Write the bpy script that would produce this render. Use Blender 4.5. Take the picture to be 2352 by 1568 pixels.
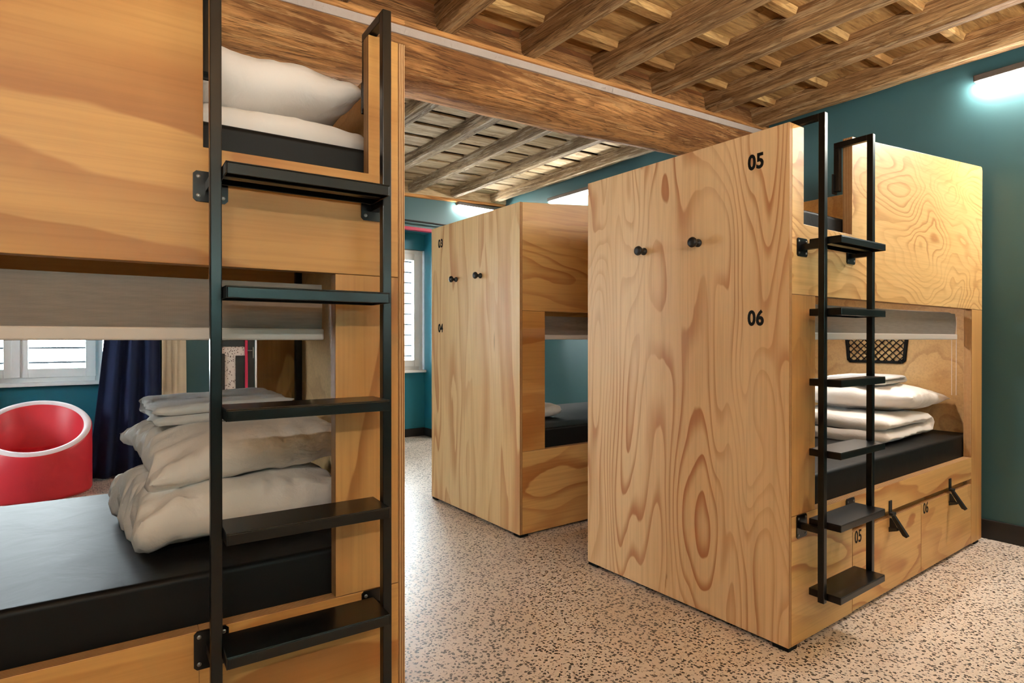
import bpy, bmesh, math, random
from mathutils import Vector, Matrix, noise

for o in list(bpy.data.objects):
    bpy.data.objects.remove(o, do_unlink=True)
SC = bpy.context.scene
COL = SC.collection
PI = math.pi

# ------------------------------------------------------------------ camera
cam_d = bpy.data.cameras.new('camera')
cam_d.sensor_width = 36.0
cam_d.lens = 36.0 * 1358.7 / 2352.0
cam_d.clip_start = 0.02
cam = bpy.data.objects.new('camera', cam_d)
COL.objects.link(cam)
cam.location = (0, 0, 1.1)
cam.rotation_euler = (PI / 2 - 0.0038, 0, -0.6284)
SC.camera = cam

# ------------------------------------------------------------------ world (overcast daylight outside the windows)
W = bpy.data.worlds.new('daylight')
SC.world = W
W.use_nodes = True
bg = W.node_tree.nodes['Background']
bg.inputs[0].default_value = (0.90, 0.96, 1.0, 1)
bg.inputs[1].default_value = 18.0

# ------------------------------------------------------------------ exposure
SC.view_settings.view_transform = 'Standard'
SC.view_settings.look = 'None'
SC.view_settings.gamma = 1.0
SC.view_settings.use_curve_mapping = False
SC.view_settings.exposure = 1.12
SC.cycles.use_denoising = True
SC.cycles.use_light_tree = False
SC.cycles.max_bounces = 6
SC.cycles.diffuse_bounces = 4
SC.cycles.use_adaptive_sampling = True
SC.cycles.adaptive_threshold = 0.10
SC.cycles.adaptive_min_samples = 16
SC.cycles.sample_clamp_indirect = 6.0
LAMP_WHITE = (1.0, 0.93, 0.84)
LAMP_WARM = (1.0, 0.91, 0.80)
LAMP_POWER = 100.0


# ================================================================== materials
def srgb(r, g, b):
    f = lambda c: (c / 255 / 12.92) if c / 255 <= 0.04045 else ((c / 255 + 0.055) / 1.055) ** 2.4
    return (f(r), f(g), f(b), 1.0)


class NT:
    """small helper to write node trees"""
    def __init__(self, name):
        self.m = bpy.data.materials.new(name)
        self.m.use_nodes = True
        self.t = self.m.node_tree
        self.b = self.t.nodes['Principled BSDF']
        self.out = self.t.nodes['Material Output']

    def n(self, kind, **kw):
        nd = self.t.nodes.new(kind)
        for k, v in kw.items():
            setattr(nd, k, v)
        return nd

    def l(self, a, b):
        self.t.links.new(a, b)

    def set(self, nd, i, v):
        if hasattr(v, 'is_output'):
            self.l(v, nd.inputs[i])
        else:
            nd.inputs[i].default_value = v

    def math(self, op, a, b=0.0, c=None, clamp=False):
        nd = self.n('ShaderNodeMath', operation=op, use_clamp=clamp)
        self.set(nd, 0, a)
        self.set(nd, 1, b)
        if c is not None:
            self.set(nd, 2, c)
        return nd.outputs[0]

    def vmath(self, op, a, b=None):
        nd = self.n('ShaderNodeVectorMath', operation=op)
        self.set(nd, 0, a)
        if b is not None:
            self.set(nd, 1, b)
        return nd.outputs[0]

    def coord(self, rnd=True, scale=(1, 1, 1)):
        tc = self.n('ShaderNodeTexCoord')
        v = tc.outputs['Object']
        v = self.vmath('MULTIPLY', v, scale)
        if rnd:
            oi = self.n('ShaderNodeObjectInfo')
            r = self.math('MULTIPLY', oi.outputs['Random'], 37.0)
            v = self.vmath('ADD', v, r)
        return v

    def noise(self, v, scale, detail=3, rough=0.5, dist=0.0):
        nd = self.n('ShaderNodeTexNoise')
        self.l(v, nd.inputs['Vector'])
        nd.inputs['Scale'].default_value = scale
        nd.inputs['Detail'].default_value = detail
        nd.inputs['Roughness'].default_value = rough
        nd.inputs['Distortion'].default_value = dist
        return nd.outputs['Fac']

    def smooth(self, x, a, b, lo=0.0, hi=1.0):
        nd = self.n('ShaderNodeMapRange', interpolation_type='SMOOTHSTEP')
        self.set(nd, 0, x)
        nd.inputs[1].default_value = a
        nd.inputs[2].default_value = b
        nd.inputs[3].default_value = lo
        nd.inputs[4].default_value = hi
        return nd.outputs[0]

    def mix(self, fac, a, b, blend='MIX'):
        nd = self.n('ShaderNodeMix', data_type='RGBA', blend_type=blend)
        self.set(nd, 0, fac)
        self.set(nd, 6, a)
        self.set(nd, 7, b)
        return nd.outputs[2]

    def bump(self, h, strength, dist=0.01):
        nd = self.n('ShaderNodeBump')
        nd.inputs['Strength'].default_value = strength
        nd.inputs['Distance'].default_value = dist
        self.l(h, nd.inputs['Height'])
        self.l(nd.outputs[0], self.b.inputs['Normal'])

    def fin(self, col, rough=0.5, spec=None, metal=None):
        self.set(self.b, 'Base Color', col)
        self.set(self.b, 'Roughness', rough)
        if spec is not None:
            self.b.inputs['Specular IOR Level'].default_value = spec
        if metal is not None:
            self.b.inputs['Metallic'].default_value = metal
        return self.m


def plain(name, rgb, rough=0.5, spec=0.5, metal=0.0):
    return NT(name).fin(srgb(*rgb), rough, spec, metal)


def plywood(name, axis, light, mid, dark, k=15.0, contrast=0.75, cross=2.3, along=0.5, rough=0.42, b0=0.5):
    """rotary cut pine veneer: contour bands of a slow stretched field; axis = grain direction"""
    t = NT(name)
    sc = [cross, cross, cross]
    sc['xyz'.index(axis)] = along
    v = t.coord(True, tuple(sc))
    base = t.noise(v, 1.0, 2.0, 0.42, 0.35)
    wob = t.noise(v, 6.0, 2.0, 0.5, 0.0)
    f = t.math('MULTIPLY_ADD', base, k, t.math('MULTIPLY', wob, 0.45))
    saw = t.math('FRACT', f)
    band = t.math('MULTIPLY', t.smooth(saw, b0, 0.94), t.smooth(saw, 0.94, 1.0, 1.0, 0.0))
    # bands are not equally strong everywhere
    amt = t.smooth(t.noise(v, 1.7, 1.0), 0.33, 0.66, 0.25, 1.0)
    sc2 = [90.0, 90.0, 90.0]
    sc2['xyz'.index(axis)] = 2.5
    fine = t.noise(t.coord(True, tuple(sc2)), 1.0, 2.0, 0.6)
    tone = t.smooth(t.noise(v, 0.9, 2.0), 0.3, 0.7)
    c = t.mix(tone, srgb(*light), srgb(*mid))
    c = t.mix(t.math('MULTIPLY', t.math('MULTIPLY', band, amt), contrast), c, srgb(*dark))
    c = t.mix(t.smooth(fine, 0.35, 0.8, 0.0, 0.22), c, srgb(*[int(q * 0.8) for q in dark]))
    knot = t.n('ShaderNodeTexVoronoi')
    t.l(v, knot.inputs['Vector'])
    knot.inputs['Scale'].default_value = 1.4
    kn = t.smooth(knot.outputs['Distance'], 0.015, 0.05, 0.55, 0.0)
    c = t.mix(kn, c, srgb(*[int(q * 0.75) for q in dark]))
    t.bump(fine, 0.06, 0.002)
    return t.fin(c, rough, 0.35)


def plyedge(name, axis):
    t = NT(name)
    tc = t.n('ShaderNodeTexCoord')
    sx = t.n('ShaderNodeSeparateXYZ')
    t.l(tc.outputs['Object'], sx.inputs[0])
    a = sx.outputs['xyz'.index(axis)]
    nz = t.noise(t.coord(True), 9.0, 3, 0.6)
    f = t.math('FRACT', t.math('MULTIPLY_ADD', a, 165.0, t.math('MULTIPLY', nz, 0.5)))
    s = t.math('MULTIPLY', t.smooth(f, 0.25, 0.45), t.smooth(f, 0.75, 0.95, 1.0, 0.0))
    grain = t.noise(t.coord(True, (60, 60, 60)), 1.0, 2)
    c = t.mix(s, srgb(214, 176, 126), srgb(140, 92, 52))
    c = t.mix(t.math('MULTIPLY', grain, 0.35), c, srgb(120, 76, 42))
    return t.fin(c, 0.6, 0.3)


def oldwood(name, axis, cols, stretch=10.0, scale=1.0, bump=0.6, pale=0.25, finea=0.75):
    t = NT(name)
    s = scale
    ax = 'xyz'.index(axis)

    def st(cross, along):
        q = [cross * s] * 3
        q[ax] = along * s
        return t.coord(True, tuple(q))
    g = t.noise(st(stretch, .55), 1.0, 6.0, 0.66, 0.35)
    fig = t.math('FRACT', t.math('MULTIPLY', t.noise(st(stretch * .35, .35), 1.0, 3.0, 0.45, 0.3), 16.0))
    fine = t.noise(st(stretch * 8, 3.0), 1.0, 4.0, 0.7, 0.1)
    big = t.noise(st(2.2, 1.0), 1.0, 4.0, 0.6)
    c = t.mix(t.smooth(g, 0.36, 0.62), srgb(*cols[0]), srgb(*cols[1]))
    c = t.mix(t.smooth(big, 0.46, 0.60, 0.0, 0.8), c, srgb(*cols[2]))
    c = t.mix(t.smooth(fig, 0.55, 1.0, 0.0, 0.45), c, srgb(*cols[3]))
    c = t.mix(t.smooth(fine, 0.50, 0.66, 0.0, finea), c, srgb(*cols[3]))
    patch = t.noise(st(stretch * 1.6, 1.1), 1.0, 5.0, 0.72)
    c = t.mix(t.smooth(patch, 0.54, 0.60, 0.0, pale), c, srgb(*cols[4]))
    h = t.math('ADD', t.math('MULTIPLY', g, 0.5), t.math('MULTIPLY', fine, 0.9))
    t.bump(h, bump, 0.012)
    return t.fin(c, 0.75, 0.2)


def paint(name, rgb, rough=0.55, bump=0.05):
    t = NT(name)
    v = t.coord(False)
    n1 = t.noise(v, 1.2, 3)
    n2 = t.noise(v, 60.0, 3)
    c = t.mix(t.smooth(n1, 0.3, 0.7, 0.0, 0.12), srgb(*rgb), srgb(*[min(255, int(q * 1.25 + 4)) for q in rgb]))
    t.bump(n2, bump, 0.004)
    return t.fin(c, rough, 0.4)


def terrazzo(name):
    t = NT(name)
    v = t.coord(False)
    w = t.n('ShaderNodeTexNoise')
    t.l(v, w.inputs['Vector'])
    w.inputs['Scale'].default_value = 95.0
    w.inputs['Detail'].default_value = 2.0
    off = t.vmath('MULTIPLY', t.vmath('SUBTRACT', w.outputs['Color'], (0.5, 0.5, 0.5)), (0.018, 0.018, 0.0))
    v2 = t.vmath('ADD', v, off)
    flat = t.vmath('MULTIPLY', v2, (1, 1, 0))
    def specks(scale, th, keep):
        vo = t.n('ShaderNodeTexVoronoi', voronoi_dimensions='2D')
        t.l(flat, vo.inputs['Vector'])
        vo.inputs['Scale'].default_value = scale
        r = t.n('ShaderNodeSeparateColor')
        t.l(vo.outputs['Color'], r.inputs[0])
        k = t.math('LESS_THAN', r.outputs[0], keep)
        size = t.math('MULTIPLY_ADD', r.outputs[1], th * 0.8, th * 0.45)
        d = t.math('LESS_THAN', vo.outputs['Distance'], size)
        return t.math('MULTIPLY', k, d)
    s1 = specks(72.0, 0.36, 0.66)
    s2 = specks(125.0, 0.33, 0.35)
    s3 = specks(50.0, 0.30, 0.12)
    tone = t.noise(v, 3.0, 3)
    c = t.mix(tone, srgb(226, 213, 200), srgb(212, 199, 186))
    c = t.mix(t.math('MULTIPLY', s3, 0.6), c, srgb(232, 214, 198))
    c = t.mix(t.math('MULTIPLY', s2, 0.6), c, srgb(120, 96, 78))
    c = t.mix(t.math('MULTIPLY', s1, 0.9), c, srgb(40, 32, 28))
    return t.fin(c, 0.36, 0.5)


def fabric(name, rgb, scale=420.0, bump=0.15, rough=0.85, sheen=0.2, dark=0.7):
    t = NT(name)
    v = t.coord(True)
    a = t.n('ShaderNodeTexWave', wave_type='BANDS', bands_direction='X')
    t.l(v, a.inputs['Vector'])
    a.inputs['Scale'].default_value = scale
    a.inputs['Distortion'].default_value = 2.0
    b = t.n('ShaderNodeTexWave', wave_type='BANDS', bands_direction='Z')
    t.l(v, b.inputs['Vector'])
    b.inputs['Scale'].default_value = scale
    b.inputs['Distortion'].default_value = 2.0
    h = t.math('ADD', a.outputs['Fac'], b.outputs['Fac'])
    n = t.noise(t.coord(True, (3, 3, 30)), 6.0, 3)
    c = t.mix(t.math('MULTIPLY', t.math('MULTIPLY', h, 0.5), n), srgb(*rgb), srgb(*[int(q * dark) for q in rgb]))
    t.bump(h, bump, 0.001)
    t.b.inputs['Sheen Weight'].default_value = sheen
    return t.fin(c, rough, 0.2)


def linen(name, rgb):
    t = NT(name)
    n1 = t.noise(t.coord(True), 14.0, 4, 0.55, 0.6)
    n2 = t.noise(t.coord(True), 500.0, 2)
    h = t.math('ADD', t.math('MULTIPLY', n1, 1.0), t.math('MULTIPLY', n2, 0.05))
    t.bump(h, 0.22, 0.02)
    t.b.inputs['Sheen Weight'].default_value = 0.15
    return t.fin(srgb(*rgb), 0.75, 0.25)


def vinyl(name):
    t = NT(name)
    n1 = t.noise(t.coord(True), 7.0, 3, 0.5, 0.5)
    t.bump(n1, 0.12, 0.02)
    t.b.inputs['Specular Tint'].default_value = (.9, .9, .9, 1)
    return t.fin(srgb(12, 11, 11), 0.52, 0.26)


def emit(name, col, strength):
    m = bpy.data.materials.new(name)
    m.use_nodes = True
    t = m.node_tree
    t.nodes.clear()
    e = t.nodes.new('ShaderNodeEmission')
    e.inputs[0].default_value = (*col, 1)
    e.inputs[1].default_value = strength
    o = t.nodes.new('ShaderNodeOutputMaterial')
    t.links.new(e.outputs[0], o.inputs[0])
    return m


def glass(name):
    t = NT(name)
    tr = t.n('ShaderNodeBsdfTransparent')
    tr.inputs[0].default_value = (0.95, 0.98, 0.98, 1)
    gl = t.n('ShaderNodeBsdfGlossy')
    gl.inputs['Roughness'].default_value = 0.02
    fr = t.n('ShaderNodeFresnel')
    mx = t.n('ShaderNodeMixShader')
    t.l(fr.outputs[0], mx.inputs[0])
    t.l(tr.outputs[0], mx.inputs[1])
    t.l(gl.outputs[0], mx.inputs[2])
    t.l(mx.outputs[0], t.out.inputs[0])
    return t.m


PLY_V = plywood('plywood_upright_grain', 'z', (238, 204, 158), (228, 188, 138), (186, 122, 76), 32, 1.0, 2.3, 0.55)
PLY_VM = plywood('plywood_upright_grain_pale', 'z', (234, 202, 150), (228, 190, 134), (192, 128, 78), 9, 0.8, 3.4, 0.42, b0=.3)
PLY_H = plywood('plywood_level_grain', 'x', (220, 178, 116), (208, 160, 98), (166, 100, 50), 13, 0.8, 2.4, 0.6)
PLY_B = plywood('plywood_burl_grain', 'x', (230, 190, 130), (222, 178, 114), (176, 116, 62), 24, 0.75, 2.8, 1.3)
PLY_L = plywood('plywood_soft_grain', 'x', (212, 162, 96), (198, 144, 80), (164, 102, 48), 7, 0.85, 1.9, 0.40, b0=.2)
PLY_LV = plywood('plywood_soft_upright', 'z', (212, 164, 102), (200, 148, 88), (160, 102, 52), 10, 0.8, 2.2, 0.5)
PLY_IN = plywood('plywood_inner_face', 'x', (216, 180, 126), (200, 160, 106), (150, 106, 64), 10, 0.4, 2.6, 0.9)
EDGE_X = plyedge('plywood_edge_x', 'x')
EDGE_Y = plyedge('plywood_edge_y', 'y')
OLDCOL = [(138, 100, 62), (214, 170, 118), (174, 130, 84), (84, 54, 32), (240, 208, 162)]
OLDPAL = [(132, 108, 80), (200, 174, 136), (164, 138, 106), (92, 70, 50), (232, 216, 188)]
BEAM = oldwood('old_beam_wood', 'x', [(140, 92, 52), (220, 158, 98), (138, 90, 52), (80, 48, 26), (232, 180, 122)], 9, 1.7, 1.0, 0.4)
JOIST = oldwood('old_joist_wood', 'y', OLDCOL, 12, 2.2, 1.0, 0.5)
JOIST_P = oldwood('pale_joist_wood', 'y', OLDPAL, 12, 2.2, 1.0, 0.6)
PLANK = oldwood('old_plank_wood', 'x', [(164, 124, 76), (210, 170, 112), (160, 116, 68), (100, 68, 38), (224, 188, 132)], 6, 1.8, 0.4, 0.3, 0.45)
PLANK_P = oldwood('pale_plank_wood', 'x', [(168, 144, 110), (214, 192, 156), (186, 162, 126), (118, 94, 68), (230, 212, 180)], 6, 1.8, 0.4, 0.3, 0.45)
ENDB = oldwood('end_board_wood', 'x', [(92, 54, 28), (138, 86, 46), (108, 64, 34), (58, 32, 18), (150, 100, 58)], 6, 1.1, 0.4, 0.2, 0.4)
TRIMW = oldwood('trim_wood', 'x', [(150, 98, 52), (212, 154, 94), (180, 122, 70), (104, 66, 36), (224, 178, 122)], 10, 1.0, 0.3, 0.2)
DARKW = plain('dark_backing_wood', (40, 27, 18), 0.9, 0.1)
PLASTER = paint('grey_plaster', (176, 162, 152), 0.9, 0.6)
TEAL = paint('teal_wall_paint', (60, 94, 98), 0.42)
BLACKP = plain('black_skirting', (24, 21, 20), 0.5)
FLOOR = terrazzo('speckled_resin_floor')
STEEL = plain('black_powder_coated_steel', (7, 7, 7), 0.28, 0.42)
STEEL2 = plain('black_matte_metal', (26, 25, 25), 0.45, 0.5)
SCREW = plain('screw_head_metal', (150, 148, 145), 0.35, 0.5, 0.9)
INK = plain('black_ink', (16, 15, 14), 0.6, 0.2)
VINYL = vinyl('black_vinyl')
LINEN = linen('white_linen', (232, 226, 220))
LINEN2 = linen('grey_white_linen', (222, 220, 218))
BLIND = fabric('grey_blind_fabric', (142, 132, 124), 300, 0.1, 0.85, 0.1, 0.62)
WHITEP = plain('white_plastic', (208, 200, 194), 0.45)
WHITEF = plain('white_window_paint', (240, 240, 238), 0.4)
SLAT = plain('grey_shutter_paint', (34, 38, 42), 0.7, 0.2)
NAVY = plain('navy_curtain_cloth', (34, 42, 72), 0.85, 0.2)
CREAM = fabric('cream_curtain_cloth', (214, 198, 172), 260, 0.1, 0.9, 0.2, 0.9)
RED = plain('red_plastic', (222, 44, 58), 0.42)
PINK = plain('pale_pink_rim', (252, 232, 234), 0.4)
CRIMSON = plain('crimson_paint', (190, 30, 70), 0.5)
GLASS = glass('window_glass')
TUBE = emit('lamp_diffuser_white', LAMP_WHITE, LAMP_POWER)
TUBE_W = emit('assumed_lamp_diffuser_warm', LAMP_WARM, 80.0)  # for the assumed, unseen lamp behind the viewer
TUBE_U = emit('added_uplight_diffuser', LAMP_WARM, 390.0)  # for the added, unseen uplights that brighten the ceiling
READ = emit('assumed_bunk_lamp_diffuser', LAMP_WHITE, 60.0)  # for the assumed bunk lamp hidden by the blind
HOUSING = plain('grey_lamp_housing', (90, 84, 80), 0.4, 0.5, 0.3)
RUBBER = plain('black_rubber', (14, 13, 13), 0.7, 0.2)


# ================================================================== geometry helpers
def link(name, mesh, parent=None):
    o = bpy.data.objects.new(name, mesh)
    COL.objects.link(o)
    if parent is not None:
        o.parent = parent
    return o


def from_bm(name, bm, mats, parent=None, smooth=False, bevel=0.0):
    bmesh.ops.recalc_face_normals(bm, faces=bm.faces[:])
    me = bpy.data.meshes.new(name)
    bm.to_mesh(me)
    bm.free()
    for m in (mats if isinstance(mats, (list, tuple)) else [mats]):
        me.materials.append(m)
    if smooth:
        for p in me.polygons:
            p.use_smooth = True
    o = link(name, me, parent)
    if bevel:
        md = o.modifiers.new('bevel', 'BEVEL')
        md.width = bevel
        md.segments = 2
        md.limit_method = 'ANGLE'
    return o


def ident(x, y, z):
    return (x, y, z)


def box(bm, x0, x1, y0, y1, z0, z1, mp=ident, mat=0):
    vs = [bm.verts.new(mp(x, y, z)) for x in (x0, x1) for y in (y0, y1) for z in (z0, z1)]
    for f in ((0, 1, 3, 2), (4, 6, 7, 5), (0, 4, 5, 1), (2, 3, 7, 6), (0, 2, 6, 4), (1, 5, 7, 3)):
        fc = bm.faces.new([vs[i] for i in f])
        fc.material_index = mat
    return vs


def boxo(name, ext, mat, parent=None, mp=ident, bevel=0.0):
    bm = bmesh.new()
    box(bm, *ext, mp=mp)
    return from_bm(name, bm, mat, parent, bevel=bevel)


def prism(bm, pts, c0, c1, plane, mp=ident, cap=0, side=1):
    """extrude a polygon; plane 'xz' extrudes along y, 'yz' along x, 'xy' along z"""
    def P(a, b, c):
        return {'xz': mp(a, c, b), 'yz': mp(c, a, b), 'xy': mp(a, b, c)}[plane]
    lo = [bm.verts.new(P(a, b, c0)) for a, b in pts]
    hi = [bm.verts.new(P(a, b, c1)) for a, b in pts]
    bm.faces.new(lo).material_index = cap
    bm.faces.new(hi).material_index = cap
    n = len(pts)
    for i in range(n):
        bm.faces.new((lo[i], lo[(i + 1) % n], hi[(i + 1) % n], hi[i])).material_index = side


def board(name, pts, c0, c1, plane, mats, parent, mp=ident, bevel=0.0015):
    bm = bmesh.new()
    prism(bm, pts, c0, c1, plane, mp)
    return from_bm(name, bm, mats, parent, bevel=bevel)


def rect(a0, a1, b0, b1):
    return [(a0, b0), (a1, b0), (a1, b1), (a0, b1)]


def tube(bm, p0, p1, r, seg=12, mat=0, caps=True, r1=None):
    p0, p1 = Vector(p0), Vector(p1)
    d = (p1 - p0).normalized()
    a = d.orthogonal().normalized()
    b = d.cross(a)
    r1 = r if r1 is None else r1
    A = [bm.verts.new(p0 + (a * math.cos(t) + b * math.sin(t)) * r) for t in [2 * PI * i / seg for i in range(seg)]]
    B = [bm.verts.new(p1 + (a * math.cos(t) + b * math.sin(t)) * r1) for t in [2 * PI * i / seg for i in range(seg)]]
    for i in range(seg):
        bm.faces.new((A[i], A[(i + 1) % seg], B[(i + 1) % seg], B[i])).material_index = mat
    if caps:
        bm.faces.new(A).material_index = mat
        bm.faces.new(B).material_index = mat


def lathe(bm, prof, origin, axis, seg=20):
    """prof = [(r, h)], revolved about axis through origin"""
    o = Vector(origin)
    d = Vector(axis).normalized()
    a = d.orthogonal().normalized()
    b = d.cross(a)
    rings = []
    for r, h in prof:
        rings.append([bm.verts.new(o + d * h + (a * math.cos(2 * PI * i / seg) + b * math.sin(2 * PI * i / seg)) * r) for i in range(seg)])
    for k in range(len(rings) - 1):
        for i in range(seg):
            bm.faces.new((rings[k][i], rings[k][(i + 1) % seg], rings[k + 1][(i + 1) % seg], rings[k + 1][i]))
    bm.faces.new(rings[0])
    bm.faces.new(rings[-1])


def empty(name, loc=(0, 0, 0), rz=0.0):
    o = bpy.data.objects.new(name, None)
    o.empty_display_size = 0.1
    COL.objects.link(o)
    o.location = loc
    o.rotation_euler = (0, 0, rz)
    return o


def tag(o, label=None, cat=None, group=None, kind=None):
    if label:
        o['label'] = label
    if cat:
        o['category'] = cat
    if group:
        o['group'] = group
    if kind:
        o['kind'] = kind
    return o


def text(name, body, size, parent, center, right, up, mat, bold=0.014, narrow=1.0):
    cu = bpy.data.curves.new('text', 'FONT')
    cu.body = body
    cu.size = size
    cu.offset = bold * size
    cu.extrude = 0.0006
    cu.align_x = 'CENTER'
    cu.align_y = 'CENTER'
    cu.resolution_u = 4
    cu.space_character = 1.05
    ob = bpy.data.objects.new('text', cu)
    COL.objects.link(ob)
    bpy.context.view_layer.update()
    dg = bpy.context.evaluated_depsgraph_get()
    me = bpy.data.meshes.new_from_object(ob.evaluated_get(dg))
    bpy.data.objects.remove(ob)
    me.name = name
    me.materials.clear()
    me.materials.append(mat)
    o = link(name, me, parent)
    r, u = Vector(right), Vector(up)
    n = r.cross(u)
    m = Matrix((r * narrow, u, n)).transposed().to_4x4()
    m.translation = Vector(center)
    o.matrix_local = m
    return o


# ================================================================== the room
XR, XL, YF, YN = 4.05, -2.6, 5.75, -1.8


def zj_near(x):      # underside of the joists, camera side of the beam
    return 2.452 + 0.0395 * x


def zj_far(x):
    return 2.548 + 0.036 * x


fl = boxo('floor', (XL - .3, XR + .3, YN - .3, 6.45, -0.1, 0.0), FLOOR)
tag(fl, 'speckled beige resin floor of the dormitory', kind='structure')

wr = boxo('wall_right', (XR, XR + .25, YN, YF + .5, 0, 3.1), TEAL)
tag(wr, 'dark teal painted wall behind the beds on the right', kind='structure')
bm = bmesh.new()
box(bm, XL - .25, XL, YN, 3.9, 0, 3.1)
box(bm, XL - .25, XL, 5.03, YF + .5, 0, 3.1)
box(bm, XL - .25, XL, 3.9, 5.03, 0, .735)  # gap left for the assumed, unseen side window
box(bm, XL - .25, XL, 3.9, 5.03, 2.11, 3.1)
wl = from_bm('wall_left', bm, TEAL)
tag(wl, 'dark teal painted wall on the left', kind='structure')
wn = boxo('wall_near', (XL, XR, YN - .25, YN, 0, 3.1), TEAL)
tag(wn, 'dark teal painted wall behind the viewer', kind='structure')

NICHES = ((-1.02, 0.18), (2.0, 3.18))
bm = bmesh.new()
edges = [XL, NICHES[0][0], NICHES[0][1], NICHES[1][0], NICHES[1][1], XR]
for i in (0, 2, 4):
    box(bm, edges[i], edges[i + 1], YF, 6.4, 0, 3.1)
for a, b in NICHES:
    box(bm, a, b, YF, 6.4, 2.30, 3.1)
    box(bm, a, b, 6.08, 6.4, 0, 0.735)
    box(bm, a, b, 6.08, 6.4, 2.11, 2.30)
wf = from_bm('wall_far', bm, TEAL)
tag(wf, 'teal far wall with two deep window niches', kind='structure')

TURQ = paint('turquoise_daylight_tint', (34, 116, 134), 0.45)  # wall teal as daylight turns it in the niches, put into the colour
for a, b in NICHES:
    boxo('niche_daylight_sheet', (a, a + .004, YF + .002, 6.08, .09, 2.296), TURQ, wf)
    boxo('niche_daylight_sheet', (b - .004, b, YF + .002, 6.08, .09, 2.296), TURQ, wf)
    boxo('niche_daylight_sheet', (a + .004, b - .004, YF + .05, 6.08, 2.296, 2.30), TURQ, wf)
    boxo('niche_daylight_sheet', (a + .004, b - .004, 6.076, 6.08, .09, .72), TURQ, wf)
    boxo('niche_daylight_sheet', (a + .004, b - .004, 6.076, 6.08, 2.115, 2.296), TURQ, wf)
bm = bmesh.new()
box(bm, XR - .016, XR, YN, YF, 0, 0.105)
tag(from_bm('baseboard_right', bm, BLACKP, bevel=.003), 'black skirting board along the right wall', kind='structure')
bm = bmesh.new()
for i in (0, 2, 4):
    box(bm, edges[i], edges[i + 1], YF - .016, YF, 0, 0.09)
for a, b in NICHES:
    box(bm, a, b, 6.064, 6.08, 0, 0.09)
    box(bm, a, a + .014, YF, 6.08, 0, 0.09)
    box(bm, b - .014, b, YF, 6.08, 0, 0.09)
tag(from_bm('baseboard_far', bm, BLACKP), 'black skirting board along the far wall and niches', kind='structure')

for i, (a, b) in enumerate(NICHES):
    bm = bmesh.new()
    box(bm, a - .03, b + .03, YF - .012, YF + .05, 2.27, 2.30)
    tag(from_bm('trim_%d' % (i + 1), bm, CRIMSON), ('crimson strip along the head of the window niche behind the curtain', 'crimson strip along the head of the far window niche')[i], kind='structure')


def window(n, a, b, label, place=None):
    z0, z1, y = 0.745, 2.11, 6.10
    bm = bmesh.new()
    box(bm, a, a + .05, y, y + .08, z0, z1)
    box(bm, b - .05, b, y, y + .08, z0, z1)
    box(bm, a + .05, b - .05, y, y + .08, z0, z0 + .05)
    box(bm, a + .05, b - .05, y, y + .08, z1 - .05, z1)
    root = from_bm('window_%d' % n, bm, WHITEF, bevel=.004)
    tag(root, label, kind='structure')
    mid = (a + b) / 2
    for s, e in ((a + .045, mid - .003), (mid + .003, b - .045)):
        bm = bmesh.new()
        w = .072
        box(bm, s, s + w, y - .015, y + .05, z0 + .045, z1 - .045)
        box(bm, e - w, e, y - .015, y + .05, z0 + .045, z1 - .045)
        box(bm, s + w, e - w, y - .015, y + .05, z0 + .045, z0 + .045 + w)
        box(bm, s + w, e - w, y - .015, y + .05, z1 - .045 - w, z1 - .045)
        sash = from_bm('sash', bm, WHITEF, root, bevel=.004)
        boxo('pane', (s + w, e - w, y + .012, y + .018, z0 + .1, z1 - .1), GLASS, sash)
    boxo('mullion', (mid - .028, mid + .028, y - .026, y - .0155, z0 + .05, z1 - .05), WHITEF, root, bevel=.003)
    boxo('window_sill', (a - .0, b + .0, y - .09, y + .02, z0 - .02, z0 + .008), WHITEF, root, bevel=.004)
    k = 0
    zz = z0 + .03
    while zz < z1:
        bm = bmesh.new()
        box(bm, a, b, y + .20, y + .225, zz, zz + .016)
        from_bm('shutter_slat', bm, SLAT, root)
        zz += .122
    if place:
        root.location, root.rotation_euler = place


window(1, -0.99, 0.14, 'white casement window above the red tub chair')
window(2, 2.03, 3.165, 'white casement window in the niche beside bed 03')

window(3, 3.9, 5.03, 'assumed white casement window, added unseen in the left wall', ((XL - .1 + 6.10, 0, 0), (0, 0, PI / 2)))  # unseen, assumed from the knob shadows; brings in side daylight
# ------------------------------------------------------------------ timber ceiling
def sheared(zf):
    return lambda x, y, z: (x, y, z + zf(x))


bm = bmesh.new()
box(bm, XL, XR, YN, 2.52, 0.150, 0.18, mp=sheared(zj_near))
box(bm, XL, XR, 2.52, 6.3, 0.135, 0.17, mp=sheared(zj_far))
ceil = from_bm('ceiling', bm, DARKW)
tag(ceil, 'old timber ceiling of joists and planks around a heavy beam', kind='structure')
rnd = random.Random(7)


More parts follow.
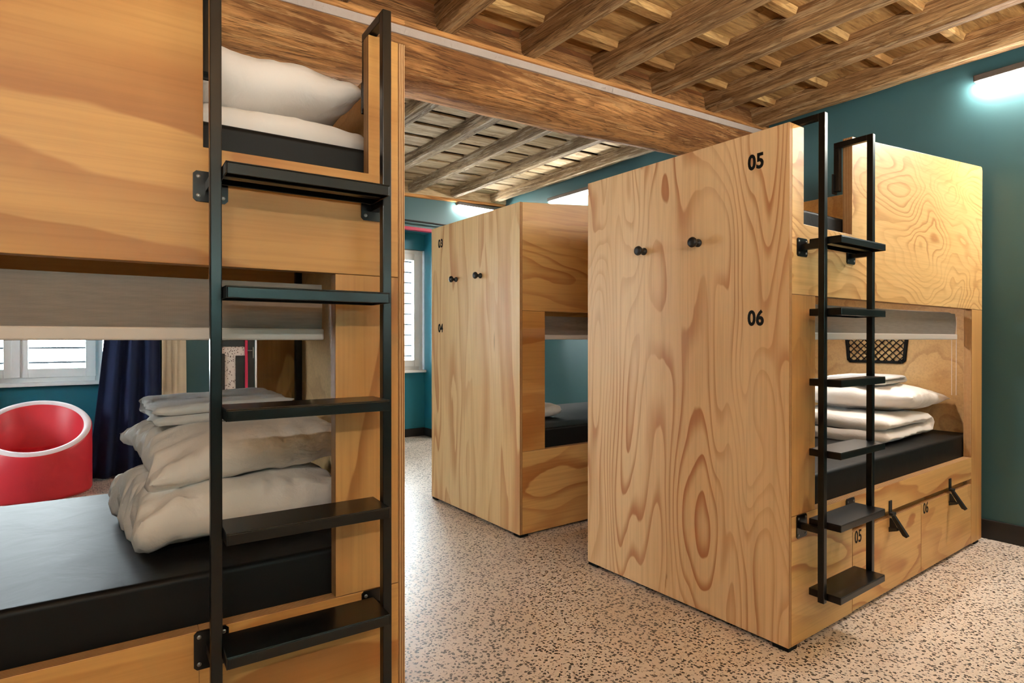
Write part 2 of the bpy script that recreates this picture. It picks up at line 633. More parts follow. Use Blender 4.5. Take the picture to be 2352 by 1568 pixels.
def wobbly_bar(name, x0, x1, y0, y1, h, zf, mat, parent, seed, axis='y', n=26, amp=.006):
    """hewn joist: subdivided bar with uneven, worn arrises"""
    bm = bmesh.new()
    rings = []
    c = .014
    prof = [(0, h), (0, c), (c, 0), (1, 0)]
    for k in range(n + 1):
        y = y0 + (y1 - y0) * k / n
        pts = [(x0, h), (x0, c * 1.2), (x0 + c, 0), (x1 - c, 0), (x1, c * 1.2), (x1, h)]
        ring = []
        for j, (x, z) in enumerate(pts):
            q = Vector((x * 9, y * 3.1, z * 9 + seed * 3.7))
            dx = noise.noise(q) * amp
            dz = noise.noise(q + Vector((9, 4, 2))) * amp
            dx += noise.noise(Vector((seed * 1.3, y * .6, 0))) * .012
            ring.append(bm.verts.new((x + dx, y, z + (dz if z < h else 0) + zf((x0 + x1) / 2))))
        rings.append(ring)
    for k in range(n):
        for j in range(5):
            bm.faces.new((rings[k][j], rings[k][j + 1], rings[k + 1][j + 1], rings[k + 1][j]))
        bm.faces.new((rings[k][5], rings[k][0], rings[k + 1][0], rings[k + 1][5]))
    bm.faces.new(rings[0])
    bm.faces.new(rings[-1])
    return from_bm(name, bm, mat, parent)


JX = [-2.19, -1.69, -1.19, -0.69, -0.19, 0.31, 0.81, 1.31, 1.80, 2.30, 2.78, 3.29, 3.83]
for i, x in enumerate(JX):
    w = 0.088 + rnd.random() * .02
    wobbly_bar('joist', x, x + w, YN, 2.44, 0.146, zj_near, JOIST, ceil, i + 1)
    wobbly_bar('joist', x, x + w, 2.60, YF - .005, 0.105, zj_far, JOIST_P, ceil, i + 31)

# planks between the joists, each a board of its own
BAYS = [(JX[i] + .05, (JX[i + 1] + .05) if i + 1 < len(JX) else XR) for i in range(len(JX))]
for bi, (a, b) in enumerate(BAYS):
    if a < -0.3:
        boxo('plank', (a, b, YN, 2.42, 0.132, 0.149), PLANK, ceil, sheared(zj_near))
        boxo('plank', (a, b, 2.62, 5.74, 0.105, 0.128), PLANK_P, ceil, sheared(zj_far))
        continue
    yb = 2.245
    boxo('plank', (a, b, yb + .002, 2.42, 0.131, 0.149), PLANK, ceil, sheared(zj_near))
    while yb > -0.6:
        dz = rnd.uniform(-.003, .003)
        boxo('plank', (a, b, yb - .360, yb - .002, 0.131 + dz, 0.149), PLANK, ceil, sheared(zj_near), bevel=.003)
        q = yb + rnd.uniform(-.012, .012)
        wv = .034 + rnd.uniform(-.005, .005)
        bm = bmesh.new()
        prism(bm, [(q - wv, .129), (q - wv + .012, .100), (q + wv - .012, .100), (q + wv, .129)], a, b, 'yz', sheared(zj_near), 0, 0)
        from_bm('batten', bm, PLANK, ceil)
        yb -= .362
    boxo('plank', (a, b, YN, yb - .002, 0.131, 0.149), PLANK, ceil, sheared(zj_near))
    y = 2.62
    while y < 5.70:
        wv = min(0.262 + rnd.uniform(-.02, .02), 5.74 - y)
        dz = rnd.uniform(-.004, .004)
        boxo('plank', (a, b, y + .050, y + wv, 0.090 + dz, 0.102), PLANK_P, ceil, sheared(zj_far), bevel=.002)
        y += wv

# upright boards closing the joist ends over the beam and at the far wall
for a, b in BAYS:
    boxo('joist_end_board', (a, b, 2.41, 2.43, -0.01, 0.149), ENDB, ceil, sheared(zj_near))
    boxo('joist_end_board', (a, b, YF - .06, YF - .03, -0.005, 0.128), PLANK_P, ceil, sheared(zj_far))
boxo('wall_plate', (XL, XR, YF - .05, YF - .001, -0.035, -0.004), TRIMW, ceil, sheared(zj_far), bevel=.004)

# the heavy beam: hewn, lower at the back, with a plaster band and a wooden fillet on top
bm = bmesh.new()
sec = [(2.385, 0.0), (2.385, -.10), (2.392, -.145), (2.42, -.178), (2.47, -.205), (2.53, -.222), (2.60, -.228), (2.645, -.222), (2.665, -.19), (2.668, 0.10), (2.40, 0.10)]
rings = []
N = 90
for k in range(N + 1):
    x = XL + (XR - XL) * k / N
    ring = []
    for j, (y, z) in enumerate(sec):
        q = Vector((x * 1.6, y * 6, z * 6))
        dy = noise.noise(q) * .012 + noise.noise(q * 3.1) * .005
        dz = noise.noise(q + Vector((5, 1, 8))) * .012 + noise.noise(q * 2.7) * .004
        if j in (0, 9, 10):
            dy = dz = 0
        ring.append(bm.verts.new((x, y + dy, z + dz + 2.436 + 0.045 * x)))
    rings.append(ring)
for k in range(N):
    for j in range(len(sec)):
        j2 = (j + 1) % len(sec)
        bm.faces.new((rings[k][j], rings[k][j2], rings[k + 1][j2], rings[k + 1][j]))
bm.faces.new(rings[0])
bm.faces.new(rings[-1])
beam = from_bm('main_beam', bm, BEAM, ceil, smooth=True)
bz = lambda x: 2.436 + 0.045 * x
boxo('plaster_band', (XL, XR, 2.376, 2.40, -0.055, -0.018), PLASTER, beam, sheared(bz))
boxo('wooden_fillet', (XL, XR, 2.362, 2.41, -0.018, 0.004), TRIMW, beam, sheared(bz), bevel=.006)


# ------------------------------------------------------------------ linear wall lamps
def lamp(p0, p1, out, label, mat=None, full=False):
    """LED batten between two points on a wall; out = direction into the room"""
    p0, p1, out = Vector(p0), Vector(p1), Vector(out)
    c = (p0 + p1) / 2
    root = empty('wall_lamp', c)
    tag(root, label, 'lamp', 'linear wall lamps')
    d = (p1 - p0).normalized()
    L = (p1 - p0).length / 2

    def mp(x, y, z):
        return tuple(d * x + out * y + Vector((0, 0, z)))
    bm = bmesh.new()
    if full:          # added fill light: trough below a tube, brightens the ceiling
        box(bm, -L, L, 0.0, 0.12, -.012, 0.0, mp=mp)
        box(bm, -L, L, 0.11, 0.12, 0.0, .05, mp=mp)
    else:
        box(bm, -L, L, 0.0, 0.068, 0.0, 0.035, mp=mp)
    from_bm('housing', bm, HOUSING, root, bevel=.004)
    bm = bmesh.new()
    if full:
        sec = [(.06 + .024 * math.cos(t), .030 - .024 * math.sin(t)) for t in [2 * PI * i / 13 for i in range(13)]]
    else:
        sec = [(.002 + .027 + .026 * math.cos(t), -.001 - .034 * math.sin(t)) for t in [PI * i / 12 for i in range(13)]]
    A = [bm.verts.new(mp(-L + .01, y, z)) for y, z in sec]
    B = [bm.verts.new(mp(L - .01, y, z)) for y, z in sec]
    for i in range(12):
        bm.faces.new((A[i], A[i + 1], B[i + 1], B[i]))
    bm.faces.new(A)
    bm.faces.new(B)
    bm.faces.new((A[0], A[-1], B[-1], B[0]))
    from_bm('diffuser', bm, mat or TUBE, root)


lamp((XR, 1.15, 2.52), (XR, -0.05, 2.52), (-1, 0, 0), 'linear white lamp high on the right wall beside bed 05')
lamp((XR, 4.85, 2.555), (XR, 3.65, 2.555), (-1, 0, 0), 'linear white lamp on the right wall behind bed 03')
lamp((3.40, YF, 2.60), (4.00, YF, 2.60), (0, -1, 0), 'short linear white lamp high on the far wall in the corner')
lamp((-1.6, YN, 2.40), (-0.2, YN, 2.40), (0, 1, 0), 'assumed linear warm lamp, added unseen on the wall behind the viewer', TUBE_W)  # added unseen lamp, assumed from tread shadows; also brightens the nearest bed
lamp((-0.3, YN, 1.35), (1.1, YN, 1.35), (0, 1, 0), 'added warm uplight tray, unseen behind the viewer, nearer the nearest bed', TUBE_U, True)
lamp((1.7, YN, 1.35), (3.1, YN, 1.35), (0, 1, 0), 'added warm uplight tray, unseen behind the viewer, nearer the right wall', TUBE_U, True)

# ================================================================== bunk beds
LEN, WID = 1.97, 1.018
HE, ZS, ZO = 1.859, 1.259, 0.474
TH = 0.036                                   # thickness of the front boards


def gtop(x):
    return 1.858 + 0.0915 * x


def guard_outline(gap):
    r = .02
    z1 = gtop(LEN)
    pts = [(0.0185, ZS), (LEN, ZS), (LEN, z1 - r)]
    pts += [(LEN - r * .3, z1 - r * .3), (LEN - r, z1 - r * .1)]
    if gap:
        pts += [(.464, gtop(.464)), (.464, 1.513), (.097, 1.513), (.097, HE), (.0185, HE)]
    else:
        pts += [(.0185, gtop(.0185))]
    return pts


def make_bed(label, loc, rz, mx, my, ply, texts, knobs, net, drawers_text):
    root = empty('bunk_bed', loc, rz)
    tag(root, label, 'bunk bed', 'plywood bunk beds')
    mp = lambda x, y, z: (x * mx, y * my, z)
    PV, PHg, PH, PLV = ply
    # end panel with numbers
    board('end_panel', rect(0.0, WID, .015, HE), 0.0, 0.018, 'yz', [PV, EDGE_X], root, mp)
    # head panel (inside face paler, horizontal grain)
    board('head_panel', rect(TH, WID - TH, .015, gtop(LEN) - .01), LEN - .020, LEN - .001, 'yz', [PLY_IN, EDGE_X], root, mp)
    for side in (0, 1):
        if side == 0:
            y0, y1 = 0.0, TH
        else:
            y0, y1 = WID - TH, WID
        front = side == 0
        board('guard_board', guard_outline(front), y0, y1, 'xz', [PHg, EDGE_Y], root, mp)
        board('stile', rect(.0185, .180, ZO + .001, ZS - .001), y0, y1, 'xz', [PLV, EDGE_Y], root, mp)
        board('stile', rect(1.812, LEN, .015, ZS - .001), y0, y1, 'xz', [PLV, EDGE_Y], root, mp)
        if front:
            board('base_board', rect(.0185, .4735, .015, ZO), y0, y1, 'xz', [PH, EDGE_Y], root, mp)
            board('bed_rail', rect(.4735, 1.811, .361, ZO), y0, y1, 'xz', [PH, EDGE_Y], root, mp)
            boxo('drawer_case', (.4735, 1.811, .0365, .050, .02, .42), PLY_H, root, mp)
            for di, (a, b) in enumerate(((.4765, 1.1505), (1.1535, 1.809))):
                dr = board('drawer', rect(a, b, .018, .333), y0, y1 - .012, 'xz', [PH, EDGE_Y], root, mp)
                xh = (.816, 1.504)[di]
                bm = bmesh.new()
                box(bm, xh - .013, xh + .013, -.004, 0, .352, .405, mp=mp)
                box(bm, xh - .018, xh + .018, -.018, -.004, .345, .356, mp=mp)
                # lever folded out and hanging, over a triangular staple
                prism(bm, [(-.006, .350), (-.016, .350), (-.072, .268), (-.066, .262), (-.052, .268), (-.014, .328)], xh - .009, xh + .009, 'yz', mp, 0, 0)
                prism(bm, [(0, .292), (-.030, .292), (-.034, .284), (0, .272)], xh - .012, xh + .012, 'yz', mp, 0, 0)
                prism(bm, [(0, .330), (-.006, .330), (-.030, .290), (0, .286)], xh - .003, xh + .003, 'yz', mp, 0, 0)
                from_bm('hasp', bm, STEEL2, dr)
                if drawers_text:
                    xt = (.522, 1.204)[di]
                    text('number_mark', drawers_text[di], .070, dr, (xt, -.0004, .306), (1, 0, 0), (0, 0, 1), INK, 0.010, 0.85)
        else:
            board('base_board', rect(.0185, 1.811, .015, ZO), y0, y1, 'xz', [PH, EDGE_Y], root, mp)
        # roller blind in the lower opening
        yb = .062 if front else WID - .062
        bm = bmesh.new()
        n = 12
        for s in (0, 1):
            for i in range(n):
                z0_ = 1.125 + (1.235 - 1.125) * i / n
                z1_ = 1.125 + (1.235 - 1.125) * (i + 1) / n
                f = lambda z: .004 * math.sin((z - 1.125) / .11 * PI)
                sg = -1 if front else 1
                ys = [yb + sg * f(z0_) + s * .002, yb + sg * f(z1_) + s * .002]
                vs = [bm.verts.new(mp(x, y, z)) for x, y, z in ((.195, ys[0], z0_), (1.772, ys[0], z0_), (1.772, ys[1], z1_), (.195, ys[1], z1_))]
                bm.faces.new(vs)
        bl = from_bm('blind', bm, BLIND, root, smooth=True)
        boxo('blind_bar', (.192, 1.776, yb - .010, yb + .010, 1.098, 1.126), WHITEP, bl, mp, bevel=.004)
        bm = bmesh.new()
        tube(bm, mp(.19, yb + (.035 if front else -.035), 1.215), mp(1.78, yb + (.035 if front else -.035), 1.225), .020, 14)
        from_bm('blind_roller', bm, BLIND, bl, smooth=False)
        for q in (0, 1):
            bm = bmesh.new()
            tube(bm, mp(1.79, yb + q * .02, 0.80), mp(1.79, yb + q * .02, 1.22), .0012, 6)
            from_bm('blind_cord', bm, WHITEP, bl)
    # decks that carry the mattresses
    boxo('lower_deck', (.02, LEN - .022, TH, WID - TH, .425, .447), PLY_IN, root, mp)
    boxo('upper_deck', (.02, LEN - .022, TH, WID - TH, 1.40, 1.444), PLY_IN, root, mp)
    # black upright strip in the rear corner
    boxo('corner_strip', (.019, .042, WID - TH - .024, WID - TH - .001, .45, 1.40), STEEL2, root, mp)
    # feet
    for fx in (.022, LEN - .08):
        for fy in (.003, WID - .062):
            boxo('foot', (fx - .018, fx + .04, fy, fy + .06, 0.0, .0155), RUBBER, root, mp)
    # numbers and coat knobs on the end panel (it faces -x)
    for body, z in texts:
        text('number_mark', body, .076, root, (-.0004 * mx, .127 * my, z), (0, -1, 0), (0, 0, 1), INK, 0.034, 0.82)
    for ky in knobs:
        bm = bmesh.new()
        lathe(bm, [(.016, 0), (.016, .006), (.009, .010), (.009, .026), (.019, .033), (.021, .040), (.018, .047), (.008, .050)], mp(-.0, ky, 1.485), (-mx, 0, 0), 24)
        from_bm('coat_knob', bm, STEEL2, root, smooth=True)
    # ladder
    xs = (.082, .450)
    yl, hw = -.075, .011
    for x in xs:
        bm = bmesh.new()
        box(bm, x - hw, x + hw, yl - hw, yl + hw, .184, 1.885, mp=mp)
        box(bm, x - hw, x + hw, yl + hw, .060, 1.863, 1.885, mp=mp)
        box(bm, x - hw, x + hw, .038, .060, 1.69, 1.863, mp=mp)
        box(bm, x - hw - .012, x + hw + .002, .056, .062, 1.68, 1.76, mp=mp)
        from_bm('ladder_rail', bm, STEEL, root, bevel=.002)
    for k in range(6):
        zt = 1.456 - .248 * k
        bm = bmesh.new()
        a, b, c, d, h, tk = xs[0] + hw + .0005, xs[1] - hw - .0005, -.132, -.022, .025, .003
        box(bm, a, b, c, d, zt - tk, zt, mp=mp)
        box(bm, a, a + tk, c, d, zt - h, zt - tk, mp=mp)
        box(bm, b - tk, b, c, d, zt - h, zt - tk, mp=mp)
        box(bm, a + tk, b - tk, c, c + tk, zt - h, zt - tk, mp=mp)
        box(bm, a + tk, b - tk, d - tk, d, zt - h, zt - tk, mp=mp)
        box(bm, a + tk, b - tk, -.085, -.06, zt - h + .004, zt - tk, mp=mp)
        from_bm('ladder_tread', bm, STEEL, root, bevel=.0012)
    for x in xs:
        for z0, z1 in ((1.395, 1.46), (.392, .474)):
            bm = bmesh.new()
            zc = (z0 + z1) / 2
            r = .006
            x0, x1 = x - .034, x + .034
            prism(bm, [(x0 + r, z0), (x1 - r, z0), (x1, z0 + r), (x1, z1 - r), (x1 - r, z1), (x0 + r, z1), (x0, z1 - r), (x0, z0 + r)], -.004, 0, 'xz', mp, 0, 0)
            box(bm, x - .010, x + .010, yl + hw, -.004, zc - .010, zc + .010, mp=mp)
            br = from_bm('ladder_bracket', bm, STEEL, root)
            for sx in (-.024, .024):
                for sz in (z0 + .012, z1 - .012):
                    bm = bmesh.new()
                    lathe(bm, [(.0045, 0), (.0045, .0012), (.002, .0022)], mp(x + sx, -.004, sz), (0, -my, 0), 10)
                    from_bm('screw', bm, SCREW, br)
    if net:
        # elastic net pocket with a black rubber frame on the inside of the head panel
        xf = LEN - .0205
        y0, y1, z0, z1 = .345, .700, .955, 1.125
        bm = bmesh.new()
        loop = [(y0 + .012, z1), (y1 - .012, z1), (y1, z1 - .012), (y1 - .012, z0 + .015), (y1 - .03, z0), (y0 + .03, z0), (y0 + .012, z0 + .015), (y0, z1 - .012)]
        inner = [((y0 + y1) / 2 + (a - (y0 + y1) / 2) * .90, (z0 + z1) / 2 + (b - (z0 + z1) / 2) * .82) for a, b in loop]
        nn = len(loop)
        for i in range(nn):
            j = (i + 1) % nn
            prism(bm, [loop[i], loop[j], inner[j], inner[i]], xf - .016, xf - .002, 'yz', mp, 0, 0)
        pk = from_bm('storage_net', bm, RUBBER, root, bevel=.002)
        bm = bmesh.new()
        ya, yb_, za, zb = y0 + .015, y1 - .015, z0 + .012, z1 - .012
        step = .040
        k = -(zb - za)
        while k < (yb_ - ya):
            for sgn in (1, -1):
                # diagonal cord clipped to the frame
                pts = []
                for tpar in (0.0, 1.0):
                    pass
                s0 = max(0.0, -k)
                s1 = min(zb - za, (yb_ - ya) - k)
                if s1 > s0 + .004:
                    if sgn > 0:
                        A_, B_ = (ya + k + s0, za + s0), (ya + k + s1, za + s1)
                    else:
                        A_, B_ = (ya + k + s0, zb - s0), (ya + k + s1, zb - s1)
                    tube(bm, mp(xf - .010, *A_), mp(xf - .010, *B_), .0026, 6, caps=False)
            k += step
        from_bm('net_cord', bm, RUBBER, pk)
        # assumed strip lamp added under the upper deck, unseen behind the blind
        bm = bmesh.new()
        box(bm, 1.00, 1.45, .34, .385, 1.375, 1.3995, mp=mp)
        rl = from_bm('assumed_bunk_lamp', bm, HOUSING, root, bevel=.003)
        bm = bmesh.new()
        box(bm, 1.01, 1.44, .345, .380, 1.370, 1.3749, mp=mp)
        from_bm('assumed_lamp_diffuser', bm, READ, rl)
    return root


bedR = make_bed('plywood bunk bed numbered 05 and 06 at the right wall', (1.999, 1.103, 0), 0, 1, 1, (PLY_V, PLY_B, PLY_H, PLY_LV), (('05', 1.748), ('06', 1.175)), (.377, .659), True, ('05', '06'))
bedM = make_bed('plywood bunk bed numbered 03 and 04 at the end of the aisle', (1.955, 3.636, 0), 0, 1, -1, (PLY_VM, PLY_H, PLY_H, PLY_L), (('03', 1.742), ('04', 1.172)), (.334, .622), False, None)
bedL = make_bed('nearest plywood bunk bed, cut off by the left edge of the picture', (0.675, 1.400, 0), -0.0425, -1, 1, (PLY_IN, PLY_L, PLY_L, PLY_LV), (), (), False, None)


# ------------------------------------------------------------------ bedding
def in_bed(bed, mx, my, x, y, z):
    m = Matrix.Translation(bed.location) @ Matrix.Rotation(bed.rotation_euler.z, 4, 'Z')
    return m @ Vector((x * mx, y * my, z))


def mattress(bed, mx, my, zb, zt, label, group):
    bm = bmesh.new()
    L, Wd, h = LEN - .05, WID - 2 * TH - .006, zt - zb
    box(bm, -L / 2, L / 2, -Wd / 2, Wd / 2, 0, h)
    o = from_bm('mattress', bm, VINYL)
    md = o.modifiers.new('bevel', 'BEVEL')
    md.width = .014
    md.segments = 4
    md.harden_normals = False
    for p in o.data.polygons:
        p.use_smooth = True
    wn_ = o.modifiers.new('wn', 'WEIGHTED_NORMAL')
    o.location = in_bed(bed, mx, my, LEN / 2 + .0, WID / 2, zb)
    o.rotation_euler.z = bed.rotation_euler.z
    tag(o, label, 'mattress', group)
    return o


BEDS = ((bedR, 1, 1, 'bed 05'), (bedM, 1, -1, 'bed 03'), (bedL, -1, 1, 'the nearest bed'))
mattress(bedR, 1, 1, .447, .584, 'black vinyl mattress on the lower bunk of the right-hand bed', 'mattresses')
mattress(bedR, 1, 1, 1.444, 1.585, 'black vinyl mattress on the upper bunk of the right-hand bed', 'mattresses')
mattress(bedM, 1, -1, .447, .584, 'black vinyl mattress on the lower bunk of the bed at the aisle end', 'mattresses')
mattress(bedM, 1, -1, 1.444, 1.585, 'black vinyl mattress on the upper bunk of the bed at the aisle end', 'mattresses')
mattress(bedL, -1, 1, .447, .584, 'black vinyl mattress on the lower bunk of the nearest bed', 'mattresses')
mattress(bedL, -1, 1, 1.444, 1.585, 'black vinyl mattress on the upper bunk of the nearest bed', 'mattresses')


def soft(name, w, d, h, seed, mat, n=2.6, pw=.45, ears=.06, wr=.008, flat=.55, N=64, ruffle=0.0, slump=0.0):
    """stuffed cloth bag: flat seam, bulging middle, pinched sides and wrinkles near the seam; its base is at z=0"""
    bm = bmesh.new()
    M = max(24, int(N * d / w))
    top, bot = {}, {}
    sd = Vector((seed * 5.3, seed * 1.7, seed * 3.1))
    for i in range(N + 1):
        u = -1 + 2 * i / N
        for j in range(M + 1):
            v = -1 + 2 * j / M
            eu, ev = max(0.0, 1 - abs(u) ** n), max(0.0, 1 - abs(v) ** n)
            e = (eu * ev) ** pw
            x = w / 2 * u * (1 - ears * (1 - v * v))
            y = d / 2 * v * (1 - ears * (1 - u * u))
            q = Vector((x * 7, y * 7, 0)) + sd
            # wrinkles radiate from the seam
            edge = (1 - min(eu, ev)) ** 2
            wk = noise.noise(Vector((x * 26 * (1 if abs(v) > abs(u) else .3), y * 26 * (.3 if abs(v) > abs(u) else 1), 3)) + sd) * wr * edge * min(1, 4 * min(eu, ev) + .25)
            lump = noise.noise(q) * h * .10 * e
            mid = noise.noise(Vector((u * 2.2, v * 2.2, 9)) + sd) * h * .08
            zt = h * (1 - flat) * e + lump + wk * 1.6
            zb_ = -h * flat * e + wk
            # gathered open end on the -x side and a corner that hangs down
            ru = ruffle * max(0.0, -u - .45) / .55
            fold = noise.noise(Vector((u * 1.2, v * 7.5, 4)) + sd) + .6 * noise.noise(Vector((u * 2.0, v * 17, 8)) + sd)
            dr = ru * fold * h * .35
            x += ru * fold * .02
            dr -= slump * max(0.0, -u) ** 1.5 * max(0.0, -v) ** 1.5
            t_ = bm.verts.new((x, y, zt + mid + dr))
            border = i in (0, N) or j in (0, M)
            top[i, j] = t_
            bot[i, j] = t_ if border else bm.verts.new((x, y, zb_ + mid * e + dr))
    for i in range(N):
        for j in range(M):
            bm.faces.new((top[i, j], top[i + 1, j], top[i + 1, j + 1], top[i, j + 1]))
            f = [bot[i, j], bot[i, j + 1], bot[i + 1, j + 1], bot[i + 1, j]]
            if len(set(f)) == 4 and not all(bot[k] is top[k] for k in ((i, j), (i, j + 1), (i + 1, j + 1), (i + 1, j))):
                bm.faces.new(f)
    zmin = min(v.co.z for v in bm.verts)
    # settle on a flat support
    for v in bm.verts:
        v.co.z = max(v.co.z - zmin, 0.0 + h * .04) - h * .04
    return from_bm(name, bm, mat, smooth=True)


def folded(name, w, d, h, layers, seed, mat, wr=.006, axis='y'):
    """cloth folded into a stack: a continuous strip going back and forth, with round folds and wrinkled ends"""
    bm = bmesh.new()
    t = h / layers
    path = []          # (s, z) centre line of the strip in the fold plane
    half = d / 2
    for k in range(layers):
        z = t * (k + .5)
        rng = range(15)
        for i in rng:
            s = -half + t / 2 + (d - t) * i / 14
            path.append(((s if k % 2 == 0 else -s), z))
        if k < layers - 1:
            sg = 1 if k % 2 == 0 else -1
            for a in (0.25, .5, .75):
                path.append((sg * (half - t / 2 + t / 2 * math.sin(a * PI)), z + t * (1 - math.cos(a * PI)) / 2))
    NW = 36
    sd = Vector((seed * 2.3, seed * 4.1, 7))
    rows_o, rows_i = [], []
    for idx, (s, z) in enumerate(path):
        p0 = path[max(0, idx - 1)]
        p1 = path[min(len(path) - 1, idx + 1)]
        tx, tz = p1[0] - p0[0], p1[1] - p0[1]
        ln = math.hypot(tx, tz) or 1
        nx, nz = -tz / ln, tx / ln
        ro, ri = [], []
        for i in range(NW + 1):
            u = -1 + 2 * i / NW
            e = (1 - abs(u) ** 7) ** .5
            end = abs(u) ** 6
            g = noise.noise(Vector((u * 2.5, s * 6, z * 30)) + sd)
            g2 = noise.noise(Vector((u * 9, s * 30, z * 60)) + sd)
            th = t * .47 * (e * .9 + .1) * (1 + .12 * g)
            xx = w / 2 * u * (1 + .012 * noise.noise(Vector((z * 40, s * 4, seed)))) + end * g2 * wr
            zz = z + g * t * .10 + g2 * wr * .5 * end
            for lst, sg in ((ro, 1), (ri, -1)):
                a, b = s + nx * th * sg, zz + nz * th * sg
                lst.append(bm.verts.new((xx, a, b) if axis == 'y' else (a, xx, b)))
        rows_o.append(ro)
        rows_i.append(ri)
    for R_ in (rows_o, rows_i):
        for k in range(len(R_) - 1):
            for i in range(NW):
                bm.faces.new((R_[k][i], R_[k][i + 1], R_[k + 1][i + 1], R_[k + 1][i]))
    for k in range(len(path) - 1):
        for i in (0, NW):
            bm.faces.new((rows_o[k][i], rows_o[k + 1][i], rows_i[k + 1][i], rows_i[k][i]))
    for k in (0, len(path) - 1):
        for i in range(NW):
            bm.faces.new((rows_o[k][i], rows_o[k][i + 1], rows_i[k][i + 1], rows_i[k][i]))
    o = from_bm(name, bm, mat, smooth=True)
    return o


def put(o, p, rz=0.0, rx=0.0, ry=0.0):
    o.location = p
    o.rotation_euler = (rx, ry, rz)
    return o


# nearest bed, lower bunk
pL = lambda x, y, z: in_bed(bedL, -1, 1, x, y, z)
d1 = put(soft('duvet', .50, .52, .145, 3, LINEN, 4.5, .30, .02, .018, .5, ruffle=1.0), pL(.360, .44, .584), .07)
tag(d1, 'folded white duvet at the bottom of the stack on the nearest lower bunk', 'duvet', 'folded duvets')
p1 = put(soft('pillow', .54, .54, .15, 5, LINEN, 2.4, .45, .09, .016, .55, ruffle=.55, slump=.04), pL(.318, .47, .732), .05, .06, -.02)
tag(p1, 'white pillow on the folded duvet in the nearest lower bunk', 'pillow', 'white pillows')
t1 = put(folded('towel', .36, .28, .052, 2, 8, LINEN2, .014), pL(.375, .52, .880), .04, .05, -.03)
tag(t1, 'folded grey-white towel on top of the pillow in the nearest lower bunk', 'towel', 'folded towels')
# nearest bed, upper bunk
d2 = put(soft('duvet', .62, .55, .095, 11, LINEN, 6.0, .28, .02, .010, .5), pL(.36, .40, 1.582), -.03)
tag(d2, 'folded white duvet on the upper bunk of the nearest bed', 'duvet', 'folded duvets')
p2 = put(soft('pillow', .60, .50, .17, 12, LINEN, 2.5, .45, .06, .012, .5), pL(.36, .36, 1.680), -.05)
tag(p2, 'white pillow on the upper bunk of the nearest bed', 'pillow', 'white pillows')
# bed 06
pR = lambda x, y, z: in_bed(bedR, 1, 1, x, y, z)
d3 = put(folded('duvet', .60, .66, .125, 2, 21, LINEN, .010, 'x'), pR(1.42, .44, .586), .04)
tag(d3, 'folded white duvet at the bottom of the stack on bed 06', 'duvet', 'folded duvets')
p3 = put(soft('pillow', .60, .66, .15, 22, LINEN, 2.5, .45, .07, .012, .55), pR(1.60, .44, .710), .05, 0.0, .05)
tag(p3, 'white pillow on the folded duvet of bed 06', 'pillow', 'white pillows')
t3 = put(folded('towel', .30, .36, .045, 2, 23, LINEN2, .008, 'x'), pR(1.52, .40, .858), .10)
tag(t3, 'folded grey-white towel on top of the pillow on bed 06', 'towel', 'folded towels')
# bed 04
pM = lambda x, y, z: in_bed(bedM, 1, -1, x, y, z)
d4 = put(soft('duvet', .46, .50, .10, 31, LINEN, 5.0, .30, .02, .012, .5), pM(.36, .44, .584), .05)
tag(d4, 'folded white duvet just showing on bed 04', 'duvet', 'folded duvets')

# ================================================================== behind the nearest bed
# red tub chair: a cylinder cut on a slant
root = empty('tub_chair', (-0.265, 5.40, 0))
tag(root, 'red plastic tub chair with a slanted pale rim under the window', 'chair')
bm = bmesh.new()
R0, R1, S = .325, .268, 64


def rim_z(x, y):
    return .475 + .50 * (y / .325) * .325


rings = []
for r, k in ((R0 - .012, 0), (R0, 1), (R0, 2), (R0 - .006, 3)):
    ring = []
    for i in range(S):
        a = 2 * PI * i / S
        x, y = r * math.cos(a), r * math.sin(a)
        z = {0: 0.0, 1: .02, 2: rim_z(x, y) - .012, 3: rim_z(x, y) - .002}[k]
        ring.append(bm.verts.new((x, y, z)))
    rings.append(ring)
for r, k in ((R1 + .006, 0), (R1, 1), (R1 - .002, 2), (R1 - .05, 3)):
    ring = []
    for i in range(S):
        a = 2 * PI * i / S
        x, y = r * math.cos(a), r * math.sin(a)
        z = {0: rim_z(x, y) - .002, 1: rim_z(x, y) - .012, 2: .30, 3: .285}[k]
        ring.append(bm.verts.new((x, y, min(z, rim_z(x, y)))))
    rings.append(ring)
for k in range(len(rings) - 1):
    if k == 3:
        continue
    for i in range(S):
        bm.faces.new((rings[k][i], rings[k][(i + 1) % S], rings[k + 1][(i + 1) % S], rings[k + 1][i]))
bm.faces.new(rings[0])
bm.faces.new(rings[-1])
from_bm('shell', bm, RED, root, smooth=True)
bm = bmesh.new()
rr = []
for r, dz in ((R0 - .006, -.003), (R0 - .014, .006), ((R0 + R1) / 2, .010), (R1 + .014, .006), (R1 + .006, -.003)):
    rr.append([bm.verts.new((r * math.cos(2 * PI * i / S), r * math.sin(2 * PI * i / S), rim_z(r * math.cos(2 * PI * i / S), r * math.sin(2 * PI * i / S)) + dz)) for i in range(S)])
for k in range(4):
    for i in range(S):
        bm.faces.new((rr[k][i], rr[k][(i + 1) % S], rr[k + 1][(i + 1) % S], rr[k + 1][i]))
from_bm('rim', bm, PINK, root, smooth=True)  # rim in a far paler colour than the red shell


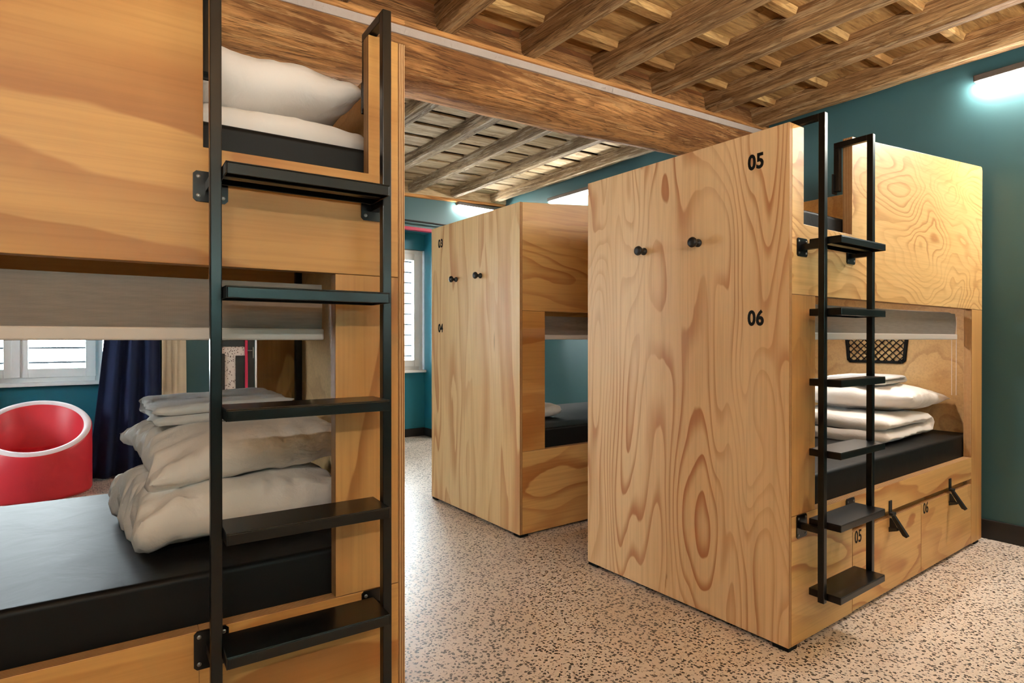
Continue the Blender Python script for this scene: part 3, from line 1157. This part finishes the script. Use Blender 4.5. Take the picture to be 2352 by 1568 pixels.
def curtain(name, x0, x1, y, z0, z1, folds, amp, flare, mat, label, seed):
    bm = bmesh.new()
    NX, NZ = 90, 24
    g = [[None] * (NZ + 1) for _ in range(NX + 1)]
    for i in range(NX + 1):
        u = i / NX
        for j in range(NZ + 1):
            v = j / NZ
            z = z0 + (z1 - z0) * v
            fl = flare * max(0.0, 1 - v / .5)
            x = (x0 - fl) + u * (x1 - x0 + fl * 1.1) + .01 * noise.noise(Vector((u * 7, v * 2, seed)))
            ph = u * folds * 2 * PI + 1.2 * noise.noise(Vector((u * 3, v * 1.2, seed + 4)))
            yy = y + amp * math.sin(ph) * (.7 + .5 * (1 - v)) + .012 * noise.noise(Vector((u * 5, v * 3, seed + 9)))
            g[i][j] = bm.verts.new((x, yy, z))
    for i in range(NX):
        for j in range(NZ):
            bm.faces.new((g[i][j], g[i + 1][j], g[i + 1][j + 1], g[i][j + 1]))
    o = from_bm(name, bm, mat, smooth=True)
    md = o.modifiers.new('thick', 'SOLIDIFY')
    md.thickness = .003
    tag(o, label, 'curtain')
    return o


curtain('curtain', .145, .515, 5.62, .015, 2.33, 3.4, .034, .12, NAVY, 'gathered navy curtain hanging beside the window behind the red chair', 3)
curtain('curtain', .535, .715, 5.70, .02, 2.33, 1.2, .006, .0, CREAM, 'flat cream curtain hanging beside the navy curtain', 8)
rod = None
for a, b, lab in ((-1.15, .78, 'black curtain rail above the navy curtain'), (1.8, 3.4, 'black curtain rail above the far window niche')):
    bm = bmesh.new()
    tube(bm, (a, 5.66, 2.345), (b, 5.66, 2.345), .010, 10)
    for x in (a + .1, b - .1):
        box(bm, x - .006, x + .006, 5.66, YF, 2.339, 2.351)
    tag(from_bm('curtain_rail', bm, STEEL2), lab, 'curtain rail')

# speckled board with black plates between crimson uprights
root = empty('partition_board', (0, 0, 0))
root.location = (.97, 5.66, 0)
tag(root, 'speckled board with black plates between crimson uprights at the far wall', 'board')
t_ = NT('speckled_board')
vo = t_.n('ShaderNodeTexVoronoi')
t_.l(t_.coord(False), vo.inputs['Vector'])
vo.inputs['Scale'].default_value = 60
SPECK = t_.fin(t_.mix(t_.math('LESS_THAN', vo.outputs['Distance'], .32), srgb(212, 198, 188), srgb(112, 92, 84)), .6)
boxo('panel', (.0, .225, .02, .06, .01, 2.1), SPECK, root)
for x0, x1 in ((-.004, .018), (.205, .228)):
    boxo('upright', (x0, x1, .005, .07, 0.0, 2.12), CRIMSON, root, bevel=.002)
boxo('black_plate', (.019, .042, .012, .0195, .30, .975), STEEL2, root)
boxo('black_plate', (.130, .204, .012, .0195, .30, .955), STEEL2, root)
boxo('black_plate', (.019, .204, .012, .0195, 1.035, 1.2), STEEL2, root)
boxo('side_post', (.23, .285, .01, .06, 0.0, 2.1), STEEL2, root)
bm = bmesh.new()
tube(bm, (.222, -.004, 1.0), (.262, -.004, 1.0), .006, 8)
tube(bm, (.240, .010, 1.0), (.240, -.004, 1.0), .005, 8)
box(bm, .268, .276, .000, .010, .93, 1.03)
from_bm('latch', bm, SCREW, root)
